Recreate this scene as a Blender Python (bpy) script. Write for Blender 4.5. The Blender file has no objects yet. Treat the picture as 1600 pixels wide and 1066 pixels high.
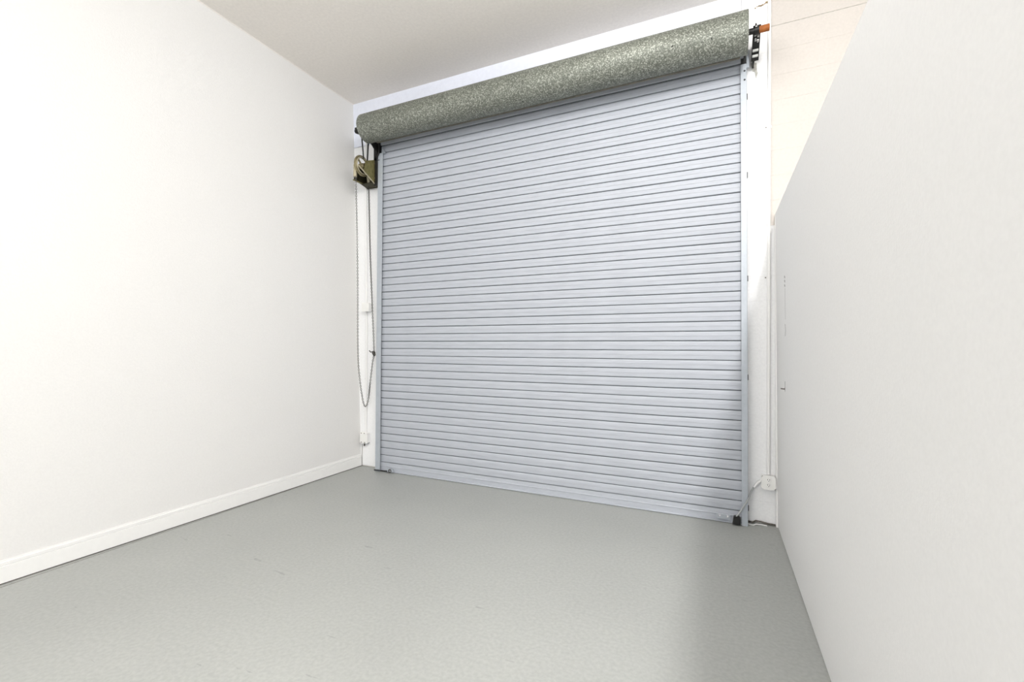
import bpy, bmesh, math, random
from mathutils import Vector, Matrix
random.seed(7)
SC = bpy.context.scene
COL = SC.collection
PI = math.pi

# ------------------------------------------------------------------ camera
YAW, PITCH, ROLL, CAM_Z, FOCAL = 0.42628, 0.014804, 0.004614, 1.36367, 704.2525
fw = Vector((-math.sin(YAW) * math.cos(PITCH), math.cos(YAW) * math.cos(PITCH), math.sin(PITCH)))
r0 = Vector((math.cos(YAW), math.sin(YAW), 0)); u0 = r0.cross(fw)
rt = math.cos(ROLL) * r0 + math.sin(ROLL) * u0
up = -math.sin(ROLL) * r0 + math.cos(ROLL) * u0
cd = bpy.data.cameras.new('camera'); cam = bpy.data.objects.new('camera', cd); COL.objects.link(cam)
cd.sensor_width = 36.0; cd.sensor_fit = 'HORIZONTAL'; cd.lens = FOCAL / 1600.0 * 36.0
cd.clip_start = 0.02; cd.clip_end = 100
M3 = Matrix((rt, up, -fw)).transposed()
cam.matrix_world = Matrix.Translation((0, 0, CAM_Z)) @ M3.to_4x4()
SC.camera = cam

# ------------------------------------------------------------------ world, lights, exposure
SC.view_settings.view_transform = 'Standard'; SC.view_settings.look = 'None'
SC.view_settings.gamma = 1.0; SC.view_settings.use_curve_mapping = False
SC.view_settings.exposure = 0.14
w = bpy.data.worlds.new('daylight'); SC.world = w; w.use_nodes = True
bg = w.node_tree.nodes['Background']; bg.inputs[0].default_value = (0.95, 0.97, 1.0, 1); bg.inputs[1].default_value = 2.9

# strip lamps just past the partition, plus an added fill row out of view over the hall
def tube_or_fill_lamp(x, y, z, power, col):
    d = bpy.data.lights.new('tube_or_fill_lamp', 'POINT'); d.energy = power; d.color = col; d.shadow_soft_size = 0.085
    o = bpy.data.objects.new('tube_or_fill_lamp', d); COL.objects.link(o); o.location = (x, y, z)
for k in range(5): tube_or_fill_lamp(0.79, -2.0 + 0.70 * k, 4.07, 46, (1, 0.99, 0.98))
dl = bpy.data.lights.new('strip_lens', 'AREA'); dl.shape = 'RECTANGLE'; dl.size = 0.14; dl.size_y = 3.4; dl.energy = 90; dl.color = (1, 0.99, 0.98)
do = bpy.data.objects.new('strip_lens', dl); COL.objects.link(do); do.location = (0.79, -0.4, 4.0)
for k in range(4): tube_or_fill_lamp(-0.7, -0.6 + 1.0 * k, 4.05, 17, (1, 0.99, 0.98))  # fill row, added to brighten the lintel, ceiling and partition

# ------------------------------------------------------------------ material helpers
def nn(nt, t, loc=None, **kw):
    n = nt.nodes.new(t)
    for k, v in kw.items(): setattr(n, k, v)
    return n
def material(name, col, rough=0.6, metal=0.0, var=0.0, vscale=40.0, bump=0.0, bscale=200.0, stretch=None, spec=0.5):
    m = bpy.data.materials.new(name); m.use_nodes = True; nt = m.node_tree
    b = nt.nodes['Principled BSDF']
    b.inputs['Base Color'].default_value = (*col, 1); b.inputs['Roughness'].default_value = rough
    b.inputs['Metallic'].default_value = metal; b.inputs['Specular IOR Level'].default_value = spec
    tc = nn(nt, 'ShaderNodeTexCoord'); src = tc.outputs['Object']
    if stretch:
        mp = nn(nt, 'ShaderNodeMapping'); mp.inputs['Scale'].default_value = stretch
        nt.links.new(src, mp.inputs[0]); src = mp.outputs[0]
    if var > 0:
        n = nn(nt, 'ShaderNodeTexNoise'); n.inputs['Scale'].default_value = vscale; n.inputs['Detail'].default_value = 5
        nt.links.new(src, n.inputs['Vector'])
        r = nn(nt, 'ShaderNodeMapRange'); r.inputs['From Min'].default_value = 0.3; r.inputs['From Max'].default_value = 0.7
        r.inputs['To Min'].default_value = 1 - var; r.inputs['To Max'].default_value = 1 + var * 0.6
        nt.links.new(n.outputs['Fac'], r.inputs['Value'])
        mx = nn(nt, 'ShaderNodeVectorMath', operation='SCALE'); mx.inputs[0].default_value = col
        nt.links.new(r.outputs[0], mx.inputs['Scale']); nt.links.new(mx.outputs[0], b.inputs['Base Color'])
    if bump > 0:
        n = nn(nt, 'ShaderNodeTexNoise'); n.inputs['Scale'].default_value = bscale; n.inputs['Detail'].default_value = 3
        nt.links.new(src, n.inputs['Vector'])
        bp = nn(nt, 'ShaderNodeBump'); bp.inputs['Strength'].default_value = bump; bp.inputs['Distance'].default_value = 0.003
        nt.links.new(n.outputs['Fac'], bp.inputs['Height']); nt.links.new(bp.outputs[0], b.inputs['Normal'])
    return m

def floor_material():
    m = material('painted_concrete', (0.37, 0.381, 0.364), 0.42, spec=0.4, bump=0.12, bscale=60)
    nt = m.node_tree; b = nt.nodes['Principled BSDF']
    tc = nn(nt, 'ShaderNodeTexCoord')
    n1 = nn(nt, 'ShaderNodeTexNoise'); n1.inputs['Scale'].default_value = 1.3; n1.inputs['Detail'].default_value = 6
    n2 = nn(nt, 'ShaderNodeTexNoise'); n2.inputs['Scale'].default_value = 55; n2.inputs['Detail'].default_value = 4
    mp = nn(nt, 'ShaderNodeMapping'); mp.inputs['Rotation'].default_value = (0, 0, 0.5); mp.inputs['Scale'].default_value = (1.2, 7, 1)
    n3 = nn(nt, 'ShaderNodeTexNoise'); n3.inputs['Scale'].default_value = 4.3; n3.inputs['Detail'].default_value = 8
    for n in (n1, n2): nt.links.new(tc.outputs['Object'], n.inputs['Vector'])
    nt.links.new(tc.outputs['Object'], mp.inputs[0]); nt.links.new(mp.outputs[0], n3.inputs['Vector'])
    def rng(src, a, c, lo, hi):
        r = nn(nt, 'ShaderNodeMapRange'); r.inputs['From Min'].default_value = a; r.inputs['From Max'].default_value = c
        r.inputs['To Min'].default_value = lo; r.inputs['To Max'].default_value = hi
        nt.links.new(src, r.inputs['Value']); return r.outputs[0]
    def mul(a, c):
        q = nn(nt, 'ShaderNodeMath', operation='MULTIPLY'); nt.links.new(a, q.inputs[0]); nt.links.new(c, q.inputs[1]); return q.outputs[0]
    f = mul(mul(rng(n1.outputs['Fac'], .3, .7, .955, 1.03), rng(n2.outputs['Fac'], .3, .7, .92, 1.07)),
            rng(n3.outputs['Fac'], .69, .71, 1.0, .82))
    sc = nn(nt, 'ShaderNodeVectorMath', operation='SCALE'); sc.inputs[0].default_value = (0.37, 0.381, 0.364)
    nt.links.new(f, sc.inputs['Scale']); nt.links.new(sc.outputs[0], b.inputs['Base Color'])
    return m

def galvanised_material():
    m = material('galvanised_spangle', (0.36, 0.37, 0.31), 0.55, 0.3, spec=0.4)
    nt = m.node_tree; b = nt.nodes['Principled BSDF']; tc = nn(nt, 'ShaderNodeTexCoord')
    v = nn(nt, 'ShaderNodeTexVoronoi'); v.inputs['Scale'].default_value = 150; v.inputs['Randomness'].default_value = 1
    n = nn(nt, 'ShaderNodeTexNoise'); n.inputs['Scale'].default_value = 6; n.inputs['Detail'].default_value = 6
    k = nn(nt, 'ShaderNodeTexNoise'); k.inputs['Scale'].default_value = 22; k.inputs['Detail'].default_value = 2
    for q in (v, n, k): nt.links.new(tc.outputs['Object'], q.inputs['Vector'])
    sep = nn(nt, 'ShaderNodeSeparateColor'); nt.links.new(v.outputs['Color'], sep.inputs[0])
    cr = nn(nt, 'ShaderNodeValToRGB'); e = cr.color_ramp.elements
    e[0].position = 0.0; e[0].color = (0.100, 0.106, 0.088, 1); e[1].position = 1.0; e[1].color = (0.405, 0.42, 0.37, 1)
    e2 = e.new(0.7); e2.color = (0.198, 0.210, 0.178, 1)
    nt.links.new(sep.outputs[0], cr.inputs[0])
    r = nn(nt, 'ShaderNodeMapRange'); r.inputs['From Min'].default_value = .3; r.inputs['From Max'].default_value = .7
    r.inputs['To Min'].default_value = .92; r.inputs['To Max'].default_value = 1.07; nt.links.new(n.outputs['Fac'], r.inputs['Value'])
    kr = nn(nt, 'ShaderNodeMapRange'); kr.inputs['From Min'].default_value = .745; kr.inputs['From Max'].default_value = .77
    kr.inputs['To Min'].default_value = 1; kr.inputs['To Max'].default_value = .15; nt.links.new(k.outputs['Fac'], kr.inputs['Value'])
    mu = nn(nt, 'ShaderNodeMath', operation='MULTIPLY'); nt.links.new(r.outputs[0], mu.inputs[0]); nt.links.new(kr.outputs[0], mu.inputs[1])
    sc = nn(nt, 'ShaderNodeVectorMath', operation='SCALE'); nt.links.new(cr.outputs[0], sc.inputs[0]); nt.links.new(mu.outputs[0], sc.inputs['Scale'])
    nt.links.new(sc.outputs[0], b.inputs['Base Color'])
    rr = nn(nt, 'ShaderNodeMapRange'); rr.inputs['To Min'].default_value = .42; rr.inputs['To Max'].default_value = .7
    nt.links.new(sep.outputs[1], rr.inputs['Value']); nt.links.new(rr.outputs[0], b.inputs['Roughness'])
    return m

MAT = dict(
    floor=floor_material(), galv=galvanised_material(),
    wall=material('warm_white_paint', (0.795, 0.787, 0.772), .75, var=.022, vscale=85, bump=.35, bscale=130, spec=.25),
    partition=material('white_drywall_paint', (0.83, 0.825, 0.815), .75, var=.02, vscale=85, bump=.2, bscale=110, spec=.25),
    ceiling=material('ceiling_paint', (0.885, 0.84, 0.785), .85, var=.04, vscale=45, bump=.3, bscale=110, spec=.2),
    block=material('painted_block', (0.60, 0.56, 0.52), .7, var=.035, vscale=60, bump=.5, bscale=90, spec=.25),
    pier=material('painted_pier', (0.90, 0.90, 0.90), .7, var=.035, vscale=60, bump=.4, bscale=90, spec=.25),
    mortar=material('painted_mortar', (0.80, 0.77, 0.73), .85, var=.1, vscale=50),
    lintel=material('lintel_paint', (0.80, 0.825, 0.91), .6, var=.03, vscale=30, spec=.3),
    trim=material('gloss_white_paint', (0.87, 0.865, 0.85), .45, var=.015, vscale=40, spec=.4),
    slat=material('grey_blue_slat_paint', (0.440, 0.463, 0.507), .55, .0, var=.05, vscale=6, stretch=(1, 8, 8), bump=.12, bscale=9, spec=.3),
    groove=material('dark_interlock', (0.14, 0.155, 0.165), .7, var=.2, vscale=20),
    guide=material('grey_blue_guide_paint', (0.43, 0.465, 0.505), .45, .15, var=.05, vscale=30),
    black=material('black_steel', (0.018, 0.018, 0.017), .5, .4, var=.2, vscale=40),
    olive=material('olive_gilt_steel', (0.22, 0.195, 0.075), .45, .45, var=.25, vscale=35),
    shadow_olive=material('shaded_olive_steel', (0.045, 0.04, 0.02), .6, .3, var=.3, vscale=35),  # darker copy of olive: shade inside the hoist put into the colour
    cream=material('worn_cream_steel', (0.50, 0.45, 0.32), .5, .3, var=.2, vscale=60),
    brass=material('dull_bronze_cast', (0.27, 0.23, 0.13), .45, .5, var=.25, vscale=50),
    rust=material('orange_rust_pipe', (0.33, 0.10, 0.018), .7, .1, var=.25, vscale=40),
    brown=material('brown_stained_steel', (0.17, 0.155, 0.12), .6, .3, var=.3, vscale=15),
    chain=material('dull_zinc_chain', (0.085, 0.08, 0.07), .5, .5, var=.2, vscale=60),
    bolt=material('bright_bolt', (0.62, 0.62, 0.60), .35, .6),
    shiny=material('bare_steel', (0.70, 0.70, 0.72), .3, .6),
    plastic=material('white_cover_plate', (0.84, 0.835, 0.81), .4, spec=.45),
    dark=material('dark_slot', (0.02, 0.02, 0.02), .7),
    cable=material('grey_flex', (0.42, 0.44, 0.44), .55, var=.1, vscale=60),
    patch=material('scraped_grey_plaster', (0.50, 0.49, 0.45), .9, var=.3, vscale=70),
    crumb=material('old_brown_caulk', (0.36, 0.27, 0.15), .9, var=.5, vscale=60),
    crack=material('dark_crack', (0.16, 0.14, 0.12), .9, var=.4, vscale=80),  # dark tone for cracks, screws and the shaded baseboard gap
)

# ------------------------------------------------------------------ mesh helpers
class MB:
    def __init__(s): s.v = []; s.f = []; s.mi = []
    def add(s, vs, fs, mi=0):
        o = len(s.v); s.v += [tuple(v) for v in vs]; s.f += [tuple(i + o for i in f) for f in fs]; s.mi += [mi] * len(fs)
    def box(s, a, b, mi=0):
        x0, y0, z0 = a; x1, y1, z1 = b
        s.add([(x0, y0, z0), (x1, y0, z0), (x1, y1, z0), (x0, y1, z0), (x0, y0, z1), (x1, y0, z1), (x1, y1, z1), (x0, y1, z1)],
              [(0, 3, 2, 1), (4, 5, 6, 7), (0, 1, 5, 4), (1, 2, 6, 5), (2, 3, 7, 6), (3, 0, 4, 7)], mi)
    def prism(s, poly, axis, a, b, mi=0):
        # poly: 2-D outline; axis 0 -> (y,z) outline along x, 1 -> (x,z) along y, 2 -> (x,y) along z
        def P(q, t):
            return (t, q[0], q[1]) if axis == 0 else (q[0], t, q[1]) if axis == 1 else (q[0], q[1], t)
        n = len(poly); s.add([P(q, a) for q in poly] + [P(q, b) for q in poly],
              [tuple(range(n))[::-1], tuple(range(n, 2 * n))] + [(i, (i + 1) % n, n + (i + 1) % n, n + i) for i in range(n)], mi)
    def tube(s, pts, r, n=10, mi=0, cap=True):
        pts = [Vector(p) for p in pts]; rings = []; prev = None
        for i, p in enumerate(pts):
            t = (pts[min(i + 1, len(pts) - 1)] - pts[max(i - 1, 0)]).normalized()
            if prev is None:
                a = Vector((0, 0, 1)) if abs(t.z) < .9 else Vector((1, 0, 0)); u = t.cross(a).normalized()
            else: u = (prev - t * prev.dot(t)).normalized()
            prev = u; w_ = t.cross(u); rr = r[i] if isinstance(r, (list, tuple)) else r
            rings.append([p + rr * (math.cos(2 * PI * k / n) * u + math.sin(2 * PI * k / n) * w_) for k in range(n)])
        fs = []
        for i in range(len(rings) - 1):
            for k in range(n): fs.append((i * n + k, i * n + (k + 1) % n, (i + 1) * n + (k + 1) % n, (i + 1) * n + k))
        if cap: fs += [tuple(range(n))[::-1], tuple(range((len(rings) - 1) * n, len(rings) * n))]
        s.add([v for q in rings for v in q], fs, mi)
    def lathe(s, prof, org, axis=0, n=32, mi=0):
        # prof: (along, radius)
        vs = []; fs = []
        for a, r in prof:
            for k in range(n):
                c, q = r * math.cos(2 * PI * k / n), r * math.sin(2 * PI * k / n)
                d = (a, c, q) if axis == 0 else (c, a, q) if axis == 1 else (c, q, a)
                vs.append((org[0] + d[0], org[1] + d[1], org[2] + d[2]))
        for i in range(len(prof) - 1):
            for k in range(n): fs.append((i * n + k, i * n + (k + 1) % n, (i + 1) * n + (k + 1) % n, (i + 1) * n + k))
        s.add(vs, fs, mi)
    def torus(s, org, R, r, axis=0, n=32, m=10, mi=0):
        vs = []; fs = []
        for i in range(n):
            a = 2 * PI * i / n
            for k in range(m):
                c = 2 * PI * k / m; q = R + r * math.cos(c); h = r * math.sin(c)
                d = (h, q * math.cos(a), q * math.sin(a)) if axis == 0 else (q * math.cos(a), h, q * math.sin(a))
                vs.append((org[0] + d[0], org[1] + d[1], org[2] + d[2]))
        for i in range(n):
            for k in range(m): fs.append((i * m + k, i * m + (k + 1) % m, ((i + 1) % n) * m + (k + 1) % m, ((i + 1) % n) * m + k))
        s.add(vs, fs, mi)
    def mesh(s, name, mats, smooth=None):
        me = bpy.data.meshes.new(name); me.from_pydata(s.v, [], s.f); me.update()
        bm = bmesh.new(); bm.from_mesh(me); bmesh.ops.recalc_face_normals(bm, faces=bm.faces); bm.to_mesh(me); bm.free()
        for m in (mats if isinstance(mats, (list, tuple)) else [mats]): me.materials.append(MAT[m])
        for p, i in zip(me.polygons, s.mi): p.material_index = i
        if smooth:
            me.polygons.foreach_set('use_smooth', [True] * len(me.polygons)); me.set_sharp_from_angle(angle=math.radians(smooth))
        return me
    def build(s, name, mats, parent=None, smooth=None, bevel=0.0, segs=2):
        me = s.mesh(name, mats, smooth); o = bpy.data.objects.new(name, me); COL.objects.link(o)
        if parent is not None: attach(o, parent)
        if bevel > 0:
            b = o.modifiers.new('bevel', 'BEVEL'); b.width = bevel; b.segments = segs; b.limit_method = 'ANGLE'; b.angle_limit = math.radians(40)
        return o
def attach(o, parent):
    o.parent = parent
    o.matrix_parent_inverse = Matrix.Translation(-Vector(parent.location))   # every parent stands unrotated at its own location
def thing(name, label, cat, loc, group=None):
    o = bpy.data.objects.new(name, None); COL.objects.link(o); o.location = loc; o.empty_display_size = .1
    o['label'] = label; o['category'] = cat
    if group: o['group'] = group
    return o
def struct(o, label, cat=None):
    o['kind'] = 'structure'; o['label'] = label
    if cat: o['category'] = cat
    return o
def placed(me, name, loc, parent, rot=None):
    o = bpy.data.objects.new(name, me); COL.objects.link(o); o.location = loc
    if rot is not None: o.rotation_euler = rot
    attach(o, parent); return o

# ------------------------------------------------------------------ setting
YW = 4.02           # face of the far wall
CEIL = 4.22
XL0, XL1 = -3.7226, -3.8946     # left wall: foot and head (it leans a little)
XP0, XP1, HP = 0.4229, 0.4147, 2.4122
def xl(z): return XL0 + (XL1 - XL0) * z / CEIL
BACK = -6.0; RIGHT = 5.2

m = MB(); m.box((-4.3, BACK, -.12), (RIGHT + .2, YW + .25, 0)); floor = struct(m.build('floor', 'floor'), 'grey-green painted concrete floor')
m = MB(); m.box((-4.3, BACK, CEIL), (RIGHT + .2, YW + .25, CEIL + .12)); struct(m.build('ceiling', 'ceiling'), 'flat beige-grey painted ceiling')
m = MB(); m.prism([(XL0, 0), (XL1, CEIL), (-4.2, CEIL), (-4.2, 0)], 1, BACK, YW + .2); struct(m.build('wall_left', 'wall'), 'smooth warm white wall on the left with a baseboard')
m = MB(); m.box((RIGHT, BACK, 0), (RIGHT + .15, YW + .2, CEIL)); struct(m.build('wall_right', 'wall'), 'white wall beyond the partition')
# partition, eight feet high
m = MB(); m.prism([(XP0, 0.004), (XP1, HP), (XP1 + .13, HP), (XP0 + .13, 0.004)], 1, -4.2, YW - .012)
part = struct(m.build('wall_partition', 'partition', bevel=.003), 'tall white partition wall on the right, lower than the ceiling')
m = MB(); m.box((XP1 - .004, YW - .034, 0.0), (XP0 + .004, YW - .010, HP - .01))
m.build('corner_bead', 'trim', part, bevel=.003)
# dents and scratches on the partition face
m = MB()
def scratch(y0, z0, y1, z1, w_=.004):
    x = lambda z: XP0 + (XP1 - XP0) * z / HP
    dy, dz = y1 - y0, z1 - z0; L = math.hypot(dy, dz); ny, nz = -dz / L * w_, dy / L * w_
    pts = [(y0 + ny, z0 + nz), (y0 - ny, z0 - nz), (y1 - ny, z1 - nz), (y1 + ny, z1 + nz)]
    vs = [(x(z) - .0006, y, z) for y, z in pts] + [(x(z) + .004, y, z) for y, z in pts]
    m.add(vs, [(0, 1, 2, 3), (4, 7, 6, 5), (0, 4, 5, 1), (1, 5, 6, 2), (2, 6, 7, 3), (3, 7, 4, 0)])
scratch(3.76, 1.078, 3.54, 1.092, .004); scratch(3.535, 1.075, 3.525, 1.145, .004); scratch(3.555, 1.092, 3.53, 1.095, .008)
for z in (1.853, 1.825, 1.795): scratch(3.515, z, 3.495, z - .012, .007)
scratch(3.49, 1.77, 3.487, 1.56, .0012); scratch(3.50, 1.53, 3.487, 1.49, .004); scratch(3.487, 1.49, 3.50, 1.45, .004)
m.build('scratch', 'crack', part)

# far wall: slab, painted blocks either side of the opening, smooth lintel over it
m = MB(); m.box((-4.2, YW + .012, 0), (RIGHT + .1, YW + .22, CEIL)); wall = struct(m.build('wall_far', 'mortar'), 'painted block wall around the roller door')
P = .1955; Z0 = 1.935 - P * 9
def courses():
    z = Z0; out = [(0.012, Z0)]
    while z < CEIL - .01: out.append((z, min(z + P, CEIL))); z += P
    return out
def block(x0, x1, z0, z1, mat, g=.0002):
    c = .0008               # a shallow painted-over chamfer along each bed joint
    m = MB(); a_, b_ = z0 + (g if abs(z0 - 3.89) < .02 else .0002), z1 - (g if abs(z1 - 3.89) < .02 else .0002)
    m.prism([(YW + c, a_), (YW, a_ + c), (YW, b_ - c), (YW + c, b_), (YW + .02, b_), (YW + .02, a_)], 0, x0 + .00003, x1 - .00003)
    m.build('block', mat, wall)
m = MB(); m.box((.40, YW + .003, 3.884), (1.6, YW + .012, 3.896)); m.build('open_joint', 'patch', wall)
for i, (a, b) in enumerate(courses()):
    if a < 3.62: block(-3.93, -3.60 if i % 2 else -3.78, a, min(b, 3.70), 'pier'); block(-3.60 if i % 2 else -3.78, -3.38, a, min(b, 3.70), 'pier')
    top = abs(b - 3.89) < .02 or abs(a - 3.89) < .02; g = .0024 if top else .0002
    low = b < 2.40; block(.19, .430 if low else .376, a, b, 'pier')
    xs = [.432 if low else .378, .78, 1.18, 1.6] if i % 2 else [.432 if low else .378, .58, .98, 1.38, 1.6]
    for x0, x1 in zip(xs, xs[1:]): block(x0, x1, a, b, 'block', g)
m = MB(); m.prism([(-3.372, 3.50), (.186, 3.50), (.186, CEIL), (-3.93, CEIL), (-3.93, 3.702), (-3.372, 3.702)], 1, YW - .0004, YW + .02); m.build('lintel', 'lintel', wall)
m = MB(); m.box((1.602, YW, 0), (RIGHT, YW + .02, CEIL)); m.build('block_field', 'block', wall)
# crumbling caulk where the wall meets the ceiling, right of the roller
m = MB()
for k in range(9):
    x = .285 + k * .013; z = 4.072 + k * .0035 + random.uniform(-.006, .006); q = random.uniform(.004, .010)
    m.box((x - q, YW - .006, z - q * .7), (x + q, YW + .004, z + q * .7))
m.build('caulk_crumbs', 'crumb', wall, bevel=.002, segs=1)
# scraped patch under the right roller bracket and lifted paint at the wall's foot
m = MB(); m.prism([(.252, 3.635), (.292, 3.63), (.294, 3.57), (.30, 3.545), (.288, 3.505), (.279, 3.56), (.262, 3.57)], 1, YW - .003, YW + .004)
m.build('scraped_patch', 'patch', wall)
m = MB(); m.tube([(.222, 4.012, .010), (.25, 4.0, .008), (.275, 4.012, .022), (.31, 4.012, .02), (.36, 4.012, .012), (.408, 4.012, .01)], .006, 6)
m.build('floor_crack', 'crack', wall)
m = MB(); m.tube([(.215, 3.975, .002), (.255, 3.955, .004), (.275, 3.975, .008), (.305, 3.985, .006), (.35, 3.985, .004)], .005, 6)
m.build('lifted_paint', 'trim', wall)

m = MB(); m.box((-3.7085, 4.0155, .005), (-3.7045, 4.0195, .25)); m.build('corner_crack', 'crack', wall)

# baseboard along the left wall: stepped profile
prof = [(-.02, .007), (.0145, .007), (.0145, .0985), (.0085, .1000), (.0085, .1025), (.0120, .1045), (.0120, .1205), (.0065, .1220), (.0065, .1245), (.0060, .1335), (-.02, .1335)]
m = MB(); m.prism([(xl(z) + x, z) for x, z in prof], 1, BACK + .2, YW - .001); struct(m.build('baseboard_left', 'trim'), 'white stepped baseboard along the left wall')
m = MB(); m.box((XL0 - .01, BACK + .2, -.01), (XL0 + .010, YW - .001, .0071)); struct(m.build('baseboard_gap_shade', 'crack'), 'dark strip for the shaded gap under the left baseboard')  # strip fills the gap; its shade is put into the colour
m = MB(); m.add([(XL0 + .052, .9, -.001), (XL0 + .056, .9, -.001), (XL0 + .022, 3.2, -.001), (XL0 + .019, 3.2, -.001), (XL0 + .052, .9, .0006), (XL0 + .056, .9, .0006), (XL0 + .022, 3.2, .0006), (XL0 + .019, 3.2, .0006)],
              [(0, 3, 2, 1), (4, 5, 6, 7), (0, 1, 5, 4), (1, 2, 6, 5), (2, 3, 7, 6), (3, 0, 4, 7)]); m.build('floor_seam', 'crack', floor)
m = MB(); m.prism([(xl(CEIL) - .02, CEIL - .012), (xl(CEIL) + .004, CEIL - .004), (xl(CEIL) + .009, CEIL), (xl(CEIL) - .02, CEIL)], 1, BACK, YW); struct(m.build('trim_2', 'ceiling'), 'caulk line between the left wall and the ceiling')

# ------------------------------------------------------------------ roller door
PS = 0.0779; ZB = 0.1011; YC = 3.95
door = thing('roller_shutter', 'large closed grey-blue steel roller shutter door of horizontal slats', 'roller door', (-1.6, YC, 0))
XA, XB = -3.402, .196
# slat profile (y towards the room is negative), z from the joint below up to the joint above
sp = [(.006, 0.0), (.006, .0040), (-.0035, .0048), (-.0055, .0085), (-.0060, .036), (-.0060, .0384), (-.0040, .0392), (-.0058, .0401),
      (-.0048, .062), (-.0028, .0705), (.001, .0758), (.006, .0772), (.006, .0815), (.014, .0815), (.014, .0)]
m = MB(); m.prism(sp, 0, XA, XB)
slat_mesh = m.mesh('slat', ['slat', 'groove'], smooth=25)
for p_ in slat_mesh.polygons:           # the interlock between slats is darker
    if len(p_.vertices) == 4:
        zs = [slat_mesh.vertices[i].co.z for i in p_.vertices]; ys = [slat_mesh.vertices[i].co.y for i in p_.vertices]
        if max(zs) <= .0041 or (min(zs) >= .0757): p_.material_index = 1
NS = 45
for k in range(NS + 3):
    z = ZB + PS * k; y = YC; rx = random.uniform(-.018, .018)
    if k >= NS: 
        q = k - NS + 1; y = YC - .010 * q * q; rx = .12 * q
    placed(slat_mesh, 'slat', (0, y, z + random.uniform(-.0008, .0008)), door, (rx, 0, 0))
m = MB(); m.prism([(.012, .004), (-.020, .004), (-.020, .010), (-.006, .014), (-.006, .052), (-.009, .055), (-.009, .062), (-.005, .066), (-.003, .098), (.010, .1005), (.012, .1005)], 0, XA + .01, XB - .01)
bar = m.build('bottom_bar', 'slat', door, smooth=25); bar.location = (0, YC, 0); bar.matrix_parent_inverse = Matrix.Translation(-Vector(door.location))
m = MB(); m.box((XA + .02, YC - .012, 0), (XB - .02, YC + .010, .0045)); m.build('weather_strip', 'dark', door)
# guide rails: channel section plus wall angle
def guide(x_in, x_out, sgn):
    m = MB(); t = .004
    pts = [(x_in, 3.914), (x_out, 3.914), (x_out, 4.018), (x_out - sgn * t, 4.018), (x_out - sgn * t, 3.914 + t + .004), (x_in, 3.914 + t + .004)]
    m.prism(pts, 2, .0, 3.585 if sgn > 0 else 3.515)
    m.box((min(x_out, x_out + sgn * .006), 4.0, .03), (max(x_out, x_out + sgn * .006), 4.019, 3.50))
    g = m.build('guide_rail', 'guide', door, bevel=.001, segs=1)
    for z in ((3.53, 3.46) if sgn > 0 else (3.44,)):
        q = MB(); q.lathe([(0, .001), (-.003, .006), (0, .0075)], (x_out - sgn * .014, 3.914, z), 1, 10); q.build('screw', 'dark', g)
    for z in (3.371, 2.743, 1.92, 1.138, .113):
        q = MB(); q.box((x_out + sgn * .0062 - .005, 4.002, z - .022), (x_out + sgn * .0062 + .005, 4.019, z + .022)); q.build('anchor_clip', 'dark', g, bevel=.002)
    return g
gl = guide(-3.360, -3.424, -1); gr = guide(.174, .216, 1)
# bell-mouth flare at the head of the left rail
m = MB(); m.prism([(-3.383, 3.585), (-3.378, 3.512), (-3.325, 3.503), (-3.340, 3.535)], 1, 3.928, 3.934); m.build('guide_flare', 'guide', gl)
m = MB(); m.box((.216, 3.93, 3.56), (.236, 3.95, 3.70)); m.build('guide_head', 'guide', gr, bevel=.002)
m = MB(); m.box((.176, 3.93, 3.585), (.214, 3.945, 3.66)); m.build('guide_gap_shade', 'dark', gr)  # black box stands in for the shade in the gap at the rail head
# galvanised hood around the coil
CY, CZ, CR = 3.70, 3.69, .1455
HX0, HX1 = -3.402, .2125
m = MB(); m.lathe([(HX0 + .03, .03), (HX0 + .03, CR - .012), (HX0, CR - .004), (HX0, CR), (HX0 + .006, CR), (HX1 - .006, CR), (HX1, CR), (HX1, CR - .004), (HX1 - .03, CR - .012), (HX1 - .03, .03)], (0, CY, CZ), 0, 64)
hood = m.build('coil_hood', 'galv', door, smooth=35)
m = MB(); m.box((HX0 + .06, 3.792, 3.570), (.165, 3.812, 3.584)); m.build('hood_lip', 'brown', door, bevel=.002)
m = MB(); m.tube([(-3.545, CY, CZ), (.284, CY, CZ)], .021, 16); m.build('shaft', 'black', door, smooth=40)
m = MB(); m.tube([(.284, CY, CZ), (.352, CY, CZ)], .0235, 20); m.build('shaft_end', 'rust', door, smooth=40)
# right-hand bracket: web plate, sloping flange, bearing and bolts
m = MB(); m.prism([(3.683, 3.716), (3.70, 3.745), (4.018, 3.77), (4.018, 3.59), (3.93, 3.584)], 0, .262, .271)
br = m.build('bracket', 'black', door, bevel=.002)
m = MB(); m.prism([(3.690, 3.722), (3.681, 3.715), (3.915, 3.588), (3.925, 3.597)], 0, .248, .298); m.build('bracket_flange', 'black', br, bevel=.002)
m = MB(); m.lathe([(-.012, .0215), (-.012, .030), (.016, .030), (.016, .0215)], (.270, CY, CZ), 0, 20); m.build('bearing', 'black', br, smooth=40)
for dx, t in ((-.006, .03), (-.010, .22), (.010, .26), (-.006, .36), (.010, .40)):
    y = 3.681 + .234 * t; z = 3.715 - .127 * t
    q = MB(); q.lathe([(0, .0005), (-.006, .0005), (-.008, .0075), (.012, .0075)], (.273 + dx, y - .008, z - .012), 1, 8); q.build('bolt', 'bolt', br)
for t in (.66, .82):
    y = 3.681 + .234 * t; z = 3.715 - .127 * t
    q = MB(); q.box((.252, y - .010, z - .012), (.292, y + .012, z - .001)); q.build('bracket_strap', 'bolt', br, bevel=.002)
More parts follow.
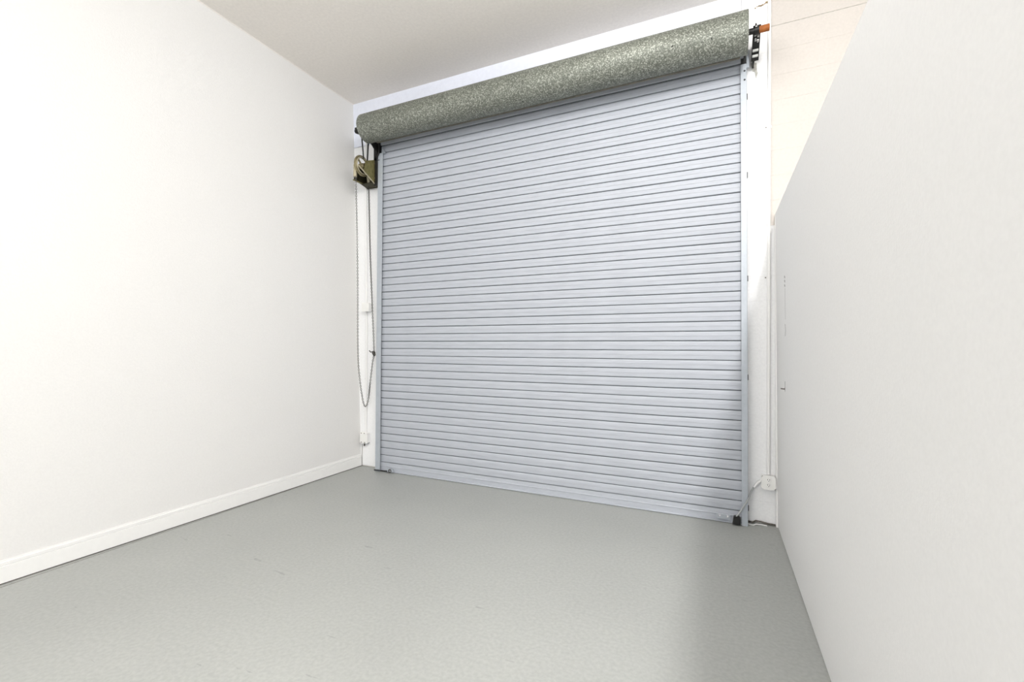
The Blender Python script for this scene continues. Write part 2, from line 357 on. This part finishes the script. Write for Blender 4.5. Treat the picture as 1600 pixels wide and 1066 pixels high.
# left-hand bracket and chain sprocket on the shaft
m = MB(); m.prism([(3.645, 3.665), (3.645, 3.725), (4.018, 3.80), (4.018, 3.50), (3.93, 3.52)], 0, -3.436, -3.426); bl = m.build('bracket', 'black', door, bevel=.002)
m = MB(); m.prism([(3.665, 3.715), (3.665, 3.668), (3.70, 3.660), (3.735, 3.668), (3.735, 3.715)], 0, -3.530, -3.50); m.build('bearing', 'black', bl, bevel=.004)
m = MB(); m.lathe([(0, .01), (0, .055), (.008, .06), (.016, .055), (.016, .01)], (-3.478, 3.755, 3.69), 0, 24); m.build('sprocket', 'black', door, smooth=40)
m = MB(); m.tube([(-3.47, 3.705, 3.66), (-3.47, 3.708, 3.635), (-3.47, 3.742, 3.40)], .0075, 6); m.build('drive_chain', 'black', door)
m = MB(); m.tube([(-3.47, 3.815, 3.65), (-3.47, 3.811, 3.609), (-3.47, 3.797, 3.39)], .0075, 6); m.build('drive_chain', 'black', door)
m = MB(); m.tube([(-3.455, 3.80, 3.64), (-3.455, 3.94, 3.535)], .011, 6); m.build('brace', 'black', door)
# latches on the bottom bar
m = MB(); m.box((-.004, YC - .030, .030), (.095, YC - .0195, .066)); rl = m.build('latch_plate', 'guide', door, bevel=.003)
for x in (.018, .074):
    q = MB(); q.lathe([(0, .001), (-.006, .008), (0, .010)], (x, YC - .030, .056), 1, 12); q.build('screw', 'shiny', rl, smooth=40)
m = MB(); m.prism([(.108, .008), (.118, .070), (.150, .078), (.165, .060), (.165, .008)], 1, YC - .060, YC - .024); m.build('latch_box', 'black', door, bevel=.004)
m = MB(); m.tube([(-3.43, YC - .045, .014), (-3.25, YC - .045, .020)], .006, 8); ll = m.build('slide_bolt', 'black', door)
m = MB(); m.torus((-3.215, YC - .045, .026), .016, .005, 1, 16, 6); m.build('bolt_ring', 'chain', ll, smooth=60)
m = MB(); m.box((-3.265, YC - .042, .010), (-3.185, YC - .0205, .045)); m.build('bolt_keep', 'guide', ll, bevel=.003)

# ------------------------------------------------------------------ chain hoist and its hand chain
hoist = thing('chain_hoist', 'olive and bronze chain hoist with hand wheel beside the door head', 'chain hoist', (-3.55, 4.0, 3.16))
def plate(poly, x0, x1, mat, nm, bev=.002):
    m = MB(); m.prism(poly, 0, x0, x1); return m.build(nm, mat, hoist, bevel=bev)
plate([(3.735, 3.262), (3.765, 3.385), (3.925, 3.455), (3.928, 3.176), (3.905, 3.180)], -3.464, -3.458, 'olive', 'side_plate')
plate([(3.775, 3.205), (3.775, 3.35), (3.99, 3.46), (3.99, 3.18)], -3.640, -3.634, 'shadow_olive', 'side_plate')
m = MB(); m.box((-3.640, 3.76, 3.196), (-3.618, 4.00, 3.206)); m.build('bottom_rail', 'olive', hoist, bevel=.002)
m = MB(); m.prism([(3.885, 3.192), (3.885, 3.198), (4.00, 3.178), (4.00, 3.172)], 0, -3.640, -3.446); m.build('bottom_plate', 'shadow_olive', hoist, bevel=.002)
m = MB(); m.box((-3.640, 3.985, 3.17), (-3.446, 3.995, 3.46)); m.build('back_plate', 'shadow_olive', hoist, bevel=.002)
m = MB(); m.tube([(-3.462, 3.655, 3.298), (-3.462, 3.915, 3.178)], .007, 8); m.build('edge_rib', 'cream', hoist, smooth=50)
# hand wheel
WX, WY, WZ, WR = -3.545, 3.795, 3.352, .098
wheel = MB(); wheel.torus((WX, WY, WZ), WR, .015, 0, 40, 10); wheel = wheel.build('hand_wheel', 'brass', hoist, smooth=60)
m = MB(); m.torus((WX + .014, WY, WZ), WR - .010, .008, 0, 40, 8); m.build('wheel_rim', 'cream', wheel, smooth=60)
m = MB(); m.lathe([(-.03, .005), (-.03, .028), (.02, .028), (.035, .018), (.035, .004)], (WX, WY, WZ), 0, 20); m.build('wheel_hub', 'brass', wheel, smooth=40)
for k in range(4):
    a = k * PI / 2 + .75
    m = MB(); m.tube([(WX, WY + .02 * math.cos(a), WZ + .02 * math.sin(a)), (WX, WY + WR * math.cos(a), WZ + WR * math.sin(a))], [.011, .008], 8); m.build('wheel_spoke', 'brass', wheel, smooth=50)
# chain guides where the two falls leave the wheel
m = MB(); m.tube([(-3.575, 3.728, 3.215), (-3.575, 3.728, 3.345)], .019, 16); m.build('chain_guide', 'cream', hoist, smooth=40)
m = MB(); m.tube([(-3.575, 3.950, 3.195), (-3.575, 3.930, 3.285)], .020, 16); m.build('chain_guide', 'cream', hoist, smooth=40)
# black post that ties the hoist to the guide head
m = MB(); m.box((-3.474, 3.900, 3.43), (-3.430, 3.925, 3.655)); m.build('mounting_post', 'black', hoist, bevel=.003)
m = MB(); m.box((-3.462, 3.900, 3.150), (-3.428, 3.913, 3.47)); m.build('mounting_angle', 'black', hoist, bevel=.002)
m = MB(); m.tube([(-3.430, 3.908, 3.635), (-3.412, 3.905, 3.60), (-3.400, 3.905, 3.555), (-3.408, 3.905, 3.505), (-3.430, 3.908, 3.475)], .008, 8); m.build('pull_hook', 'black', hoist, smooth=50)
for y, z in ((3.80, 3.375), (3.89, 3.40), (3.90, 3.24)):
    q = MB(); q.lathe([(.0, .0005), (.006, .0005), (.006, .008), (0, .009)], (-3.458, y, z), 0, 8); q.build('bolt', 'brass', hoist)

chain = thing('hand_chain', 'long looped zinc hand chain hanging from the hoist, knotted partway', 'chain', (-3.57, 3.85, .69))
path = [(-3.572, 3.735, 3.215), (-3.570, 3.760, 2.60), (-3.570, 3.778, 2.009), (-3.570, 3.794, 1.24), (-3.570, 3.831, .958), (-3.570, 3.862, .815),
        (-3.570, 3.879, .752), (-3.570, 3.897, .714), (-3.570, 3.914, .701), (-3.570, 3.932, .710), (-3.570, 3.948, .740), (-3.569, 3.963, .795),
        (-3.562, 3.972, .925), (-3.545, 3.972, 1.054), (-3.524, 3.972, 1.199), (-3.506, 3.972, 1.288),
        (-3.537, 3.972, 1.815), (-3.566, 3.965, 2.398), (-3.590, 3.955, 3.20)]
def catmull(ps, n=24):
    ps = [Vector(p) for p in ps]; out = []
    for i in range(len(ps) - 1):
        a, b, c, d = ps[max(i - 1, 0)], ps[i], ps[i + 1], ps[min(i + 2, len(ps) - 1)]
        # centripetal-ish: scale tangents to the span so uneven spacing does not overshoot
        L = (c - b).length
        t1 = (c - a).normalized() * L; t2 = (d - b).normalized() * L
        for k in range(n):
            t = k / n; h = t * t; g = h * t
            out.append((2 * g - 3 * h + 1) * b + (g - 2 * h + t) * t1 + (-2 * g + 3 * h) * c + (g - h) * t2)
    out.append(ps[-1]); return out
line = catmull(path)
PITCH_L = .0186
def link_mesh():
    m = MB(); n, k = 10, 4; ri, wr, hl = .0068, .0030, .0058; ctr = []
    for i in range(n):
        a = 2 * PI * i / n; c, s_ = math.cos(a), math.sin(a)
        off = hl if s_ > .01 else -hl if s_ < -.01 else 0
        ctr.append((Vector((ri * c, 0, ri * s_ + off)), Vector((c, 0, s_))))
    vs = []
    for p_, d in ctr:
        for j in range(k):
            b = 2 * PI * j / k + PI / 4; vs.append(p_ + wr * (math.cos(b) * d + math.sin(b) * Vector((0, 1, 0))))
    fs = [(i * k + j, i * k + (j + 1) % k, ((i + 1) % n) * k + (j + 1) % k, ((i + 1) % n) * k + j) for i in range(n) for j in range(k)]
    m.add(vs, fs); return m.mesh('link', 'chain', smooth=70)
lm = link_mesh()
acc = 0.0; nxt = 0.0; count = 0
for a, b in zip(line, line[1:]):
    L = (b - a).length
    while nxt <= acc + L and count < 298:
        p_ = a + (b - a) * ((nxt - acc) / L); d = (b - a).normalized()
        q = d.to_track_quat('Z', 'Y').to_euler()
        mat = d.to_track_quat('Z', 'Y').to_matrix() @ Matrix.Rotation((PI / 2 if count % 2 else 0) + .78, 3, 'Z')
        placed(lm, 'link', p_, chain, mat.to_euler()); count += 1; nxt += PITCH_L
    acc += L
# the knot: short loops of wire wound through two links, with its tail towards the wall
m = MB()
m.tube([(-3.568, 3.965, 1.322), (-3.540, 3.960, 1.305), (-3.516, 3.955, 1.312), (-3.494, 3.958, 1.296), (-3.481, 3.962, 1.275)], .006, 6)
m.torus((-3.505, 3.965, 1.298), .017, .006, 1, 14, 6); m.torus((-3.497, 3.965, 1.280), .014, .006, 0, 14, 6)
m.build('knot', 'chain', chain, smooth=60)

# ------------------------------------------------------------------ electrics
def conduit(label, pts, r=.0115, straps=()):
    t = thing('conduit', label, 'conduit', pts[0])
    m = MB(); m.tube(pts, r, 14); m.build('pipe', 'trim', t, smooth=50)
    for (x, y, z) in straps:
        q = MB(); q.box((x - .030, YW - .0035, z - .009), (x + .018, YW - .0002, z + .009)); q.tube([(x, y, z - .009), (x, y, z + .009)], r + .0025, 14); s_ = q.build('strap', 'trim', t, bevel=.001, segs=1)
        q = MB(); q.lathe([(0, .0008), (-.003, .004), (0, .005)], (x - .022, YW - .0035, z), 1, 8); q.build('screw', 'crack', s_)
    return t
YCn = YW - .0125
conduit('white painted conduit running from the duplex outlet up to the ceiling', [(.362, YCn, .392), (.366, YCn, 1.2), (.374, YCn, 2.6), (.383, YCn, 4.215)], .012,
        [(.3705, YCn, 1.92), (.377, YCn, 3.1)])
conduit('upper white conduit dropping from the door head to the small junction box', [(-3.678, YCn, 3.95), (-3.676, YCn, 3.0), (-3.655, YCn, 1.862)], .0115, [(-3.667, YCn, 2.5)])
conduit('lower white conduit between the two boxes in the left corner', [(-3.655, YCn, 1.768), (-3.652, YCn, 1.70), (-3.646, YCn, 1.60), (-3.645, YCn, .394)], .0105, [(-3.645, YCn, 1.0)])

jb = thing('junction_box', 'small plain white junction box midway up the left corner', 'junction box', (-3.630, YW, 1.77))
m = MB(); m.box((-3.682, 3.965, 1.768), (-3.578, YW - .0005, 1.862)); m.build('box_body', 'trim', jb, bevel=.004)
m = MB(); m.box((-3.685, 3.960, 1.765), (-3.575, 3.9652, 1.865)); cv = m.build('cover', 'plastic', jb, bevel=.003)
for dx in (-.042, .042):
    q = MB(); q.lathe([(0, .0008), (-.003, .004), (0, .005)], (-3.630 + dx, 3.960, 1.815 + dx), 1, 8); q.build('screw', 'trim', cv)

ob = thing('electrical_box', 'white painted electrical box low in the left corner above the floor', 'electrical box', (-3.656, YW, .272))
m = MB(); m.box((-3.694, 3.972, .276), (-3.592, YW - .0005, .392)); m.build('box_body', 'trim', ob, bevel=.006)
m = MB(); m.box((-3.698, 3.966, .272), (-3.588, 3.9722, .396)); cv = m.build('cover', 'plastic', ob, bevel=.006)
for dx, dz in ((-.03, .052), (.012, .052), (-.03, -.05), (.02, -.05)):
    q = MB(); q.lathe([(0, .0008), (-.004, .005), (0, .006)], (-3.643 + dx, 3.966, .334 + dz), 1, 8); q.build('screw', 'crack', cv)
m = MB(); m.tube([(-3.640, 3.985, .274), (-3.630, 3.982, .266), (-3.600, 3.987, .270), (-3.580, 3.995, .282)], .005, 8); m.build('cable_stub', 'cable', ob, smooth=50)
m = MB(); m.tube([(-3.664, 4.006, .274), (-3.664, 4.006, .235)], .008, 8); m.build('nipple', 'crack', ob, smooth=50)

out = thing('duplex_outlet', 'white surface-mounted duplex outlet on the strip right of the door', 'outlet', (.360, YW, .286))
m = MB(); m.box((.314, 3.972, .290), (.404, YW - .0005, .388)); m.build('box_body', 'trim', out, bevel=.004)
cx, cz = .360, .338; hx, hz, ch = .050, .054, .016
oct_ = [(cx - hx + ch, cz - hz), (cx + hx - ch, cz - hz), (cx + hx, cz - hz + ch), (cx + hx, cz + hz - ch), (cx + hx - ch, cz + hz), (cx - hx + ch, cz + hz), (cx - hx, cz + hz - ch), (cx - hx, cz - hz + ch)]
m = MB(); m.prism(oct_, 1, 3.964, 3.9722); cv = m.build('cover_plate', 'plastic', out, bevel=.003)
for s_ in (1, -1):
    zc = cz + s_ * .020
    m = MB(); m.prism([(cx - .015, zc - .012), (cx + .015, zc - .012), (cx + .018, zc), (cx + .015, zc + .012), (cx - .015, zc + .012), (cx - .018, zc)], 1, 3.9618, 3.9645); rc = m.build('receptacle', 'plastic', out, bevel=.001, segs=1)
    m = MB()
    for dx in (-.0068, .0068): m.box((cx + dx - .0016, 3.9612, zc + .000), (cx + dx + .0016, 3.962, zc + .009))
    m.prism([(cx + .0028 * math.cos(a * PI / 4), zc - .0062 + .0032 * math.sin(a * PI / 4)) for a in range(8)], 1, 3.9612, 3.962)
    m.build('slots', 'dark', rc)
for dx, dz in ((-.040, .046), (.041, -.046)):
    q = MB(); q.lathe([(0, .0008), (-.003, .004), (0, .005)], (cx + dx, 3.968, cz + dz), 1, 8); q.build('screw', 'crack', cv)

cb = thing('power_cable', 'thin grey cable slanting from the outlet box down to the door latch', 'cable', (.125, 3.9, .06))
m = MB(); m.tube(catmull([(.318, 4.000, .346), (.279, 3.995, .314), (.248, 3.985, .262), (.226, 3.94, .222), (.209, 3.902, .196), (.165, 3.898, .116), (.128, 3.896, .058)], 6), .0060, 10); m.build('flex', 'cable', cb, smooth=60)
m = MB(); m.tube([(.322, 4.000, .348), (.292, 4.000, .326), (.262, 3.992, .284)], [.012, .011, .010], 12); m.build('sleeve', 'trim', cb, smooth=60)
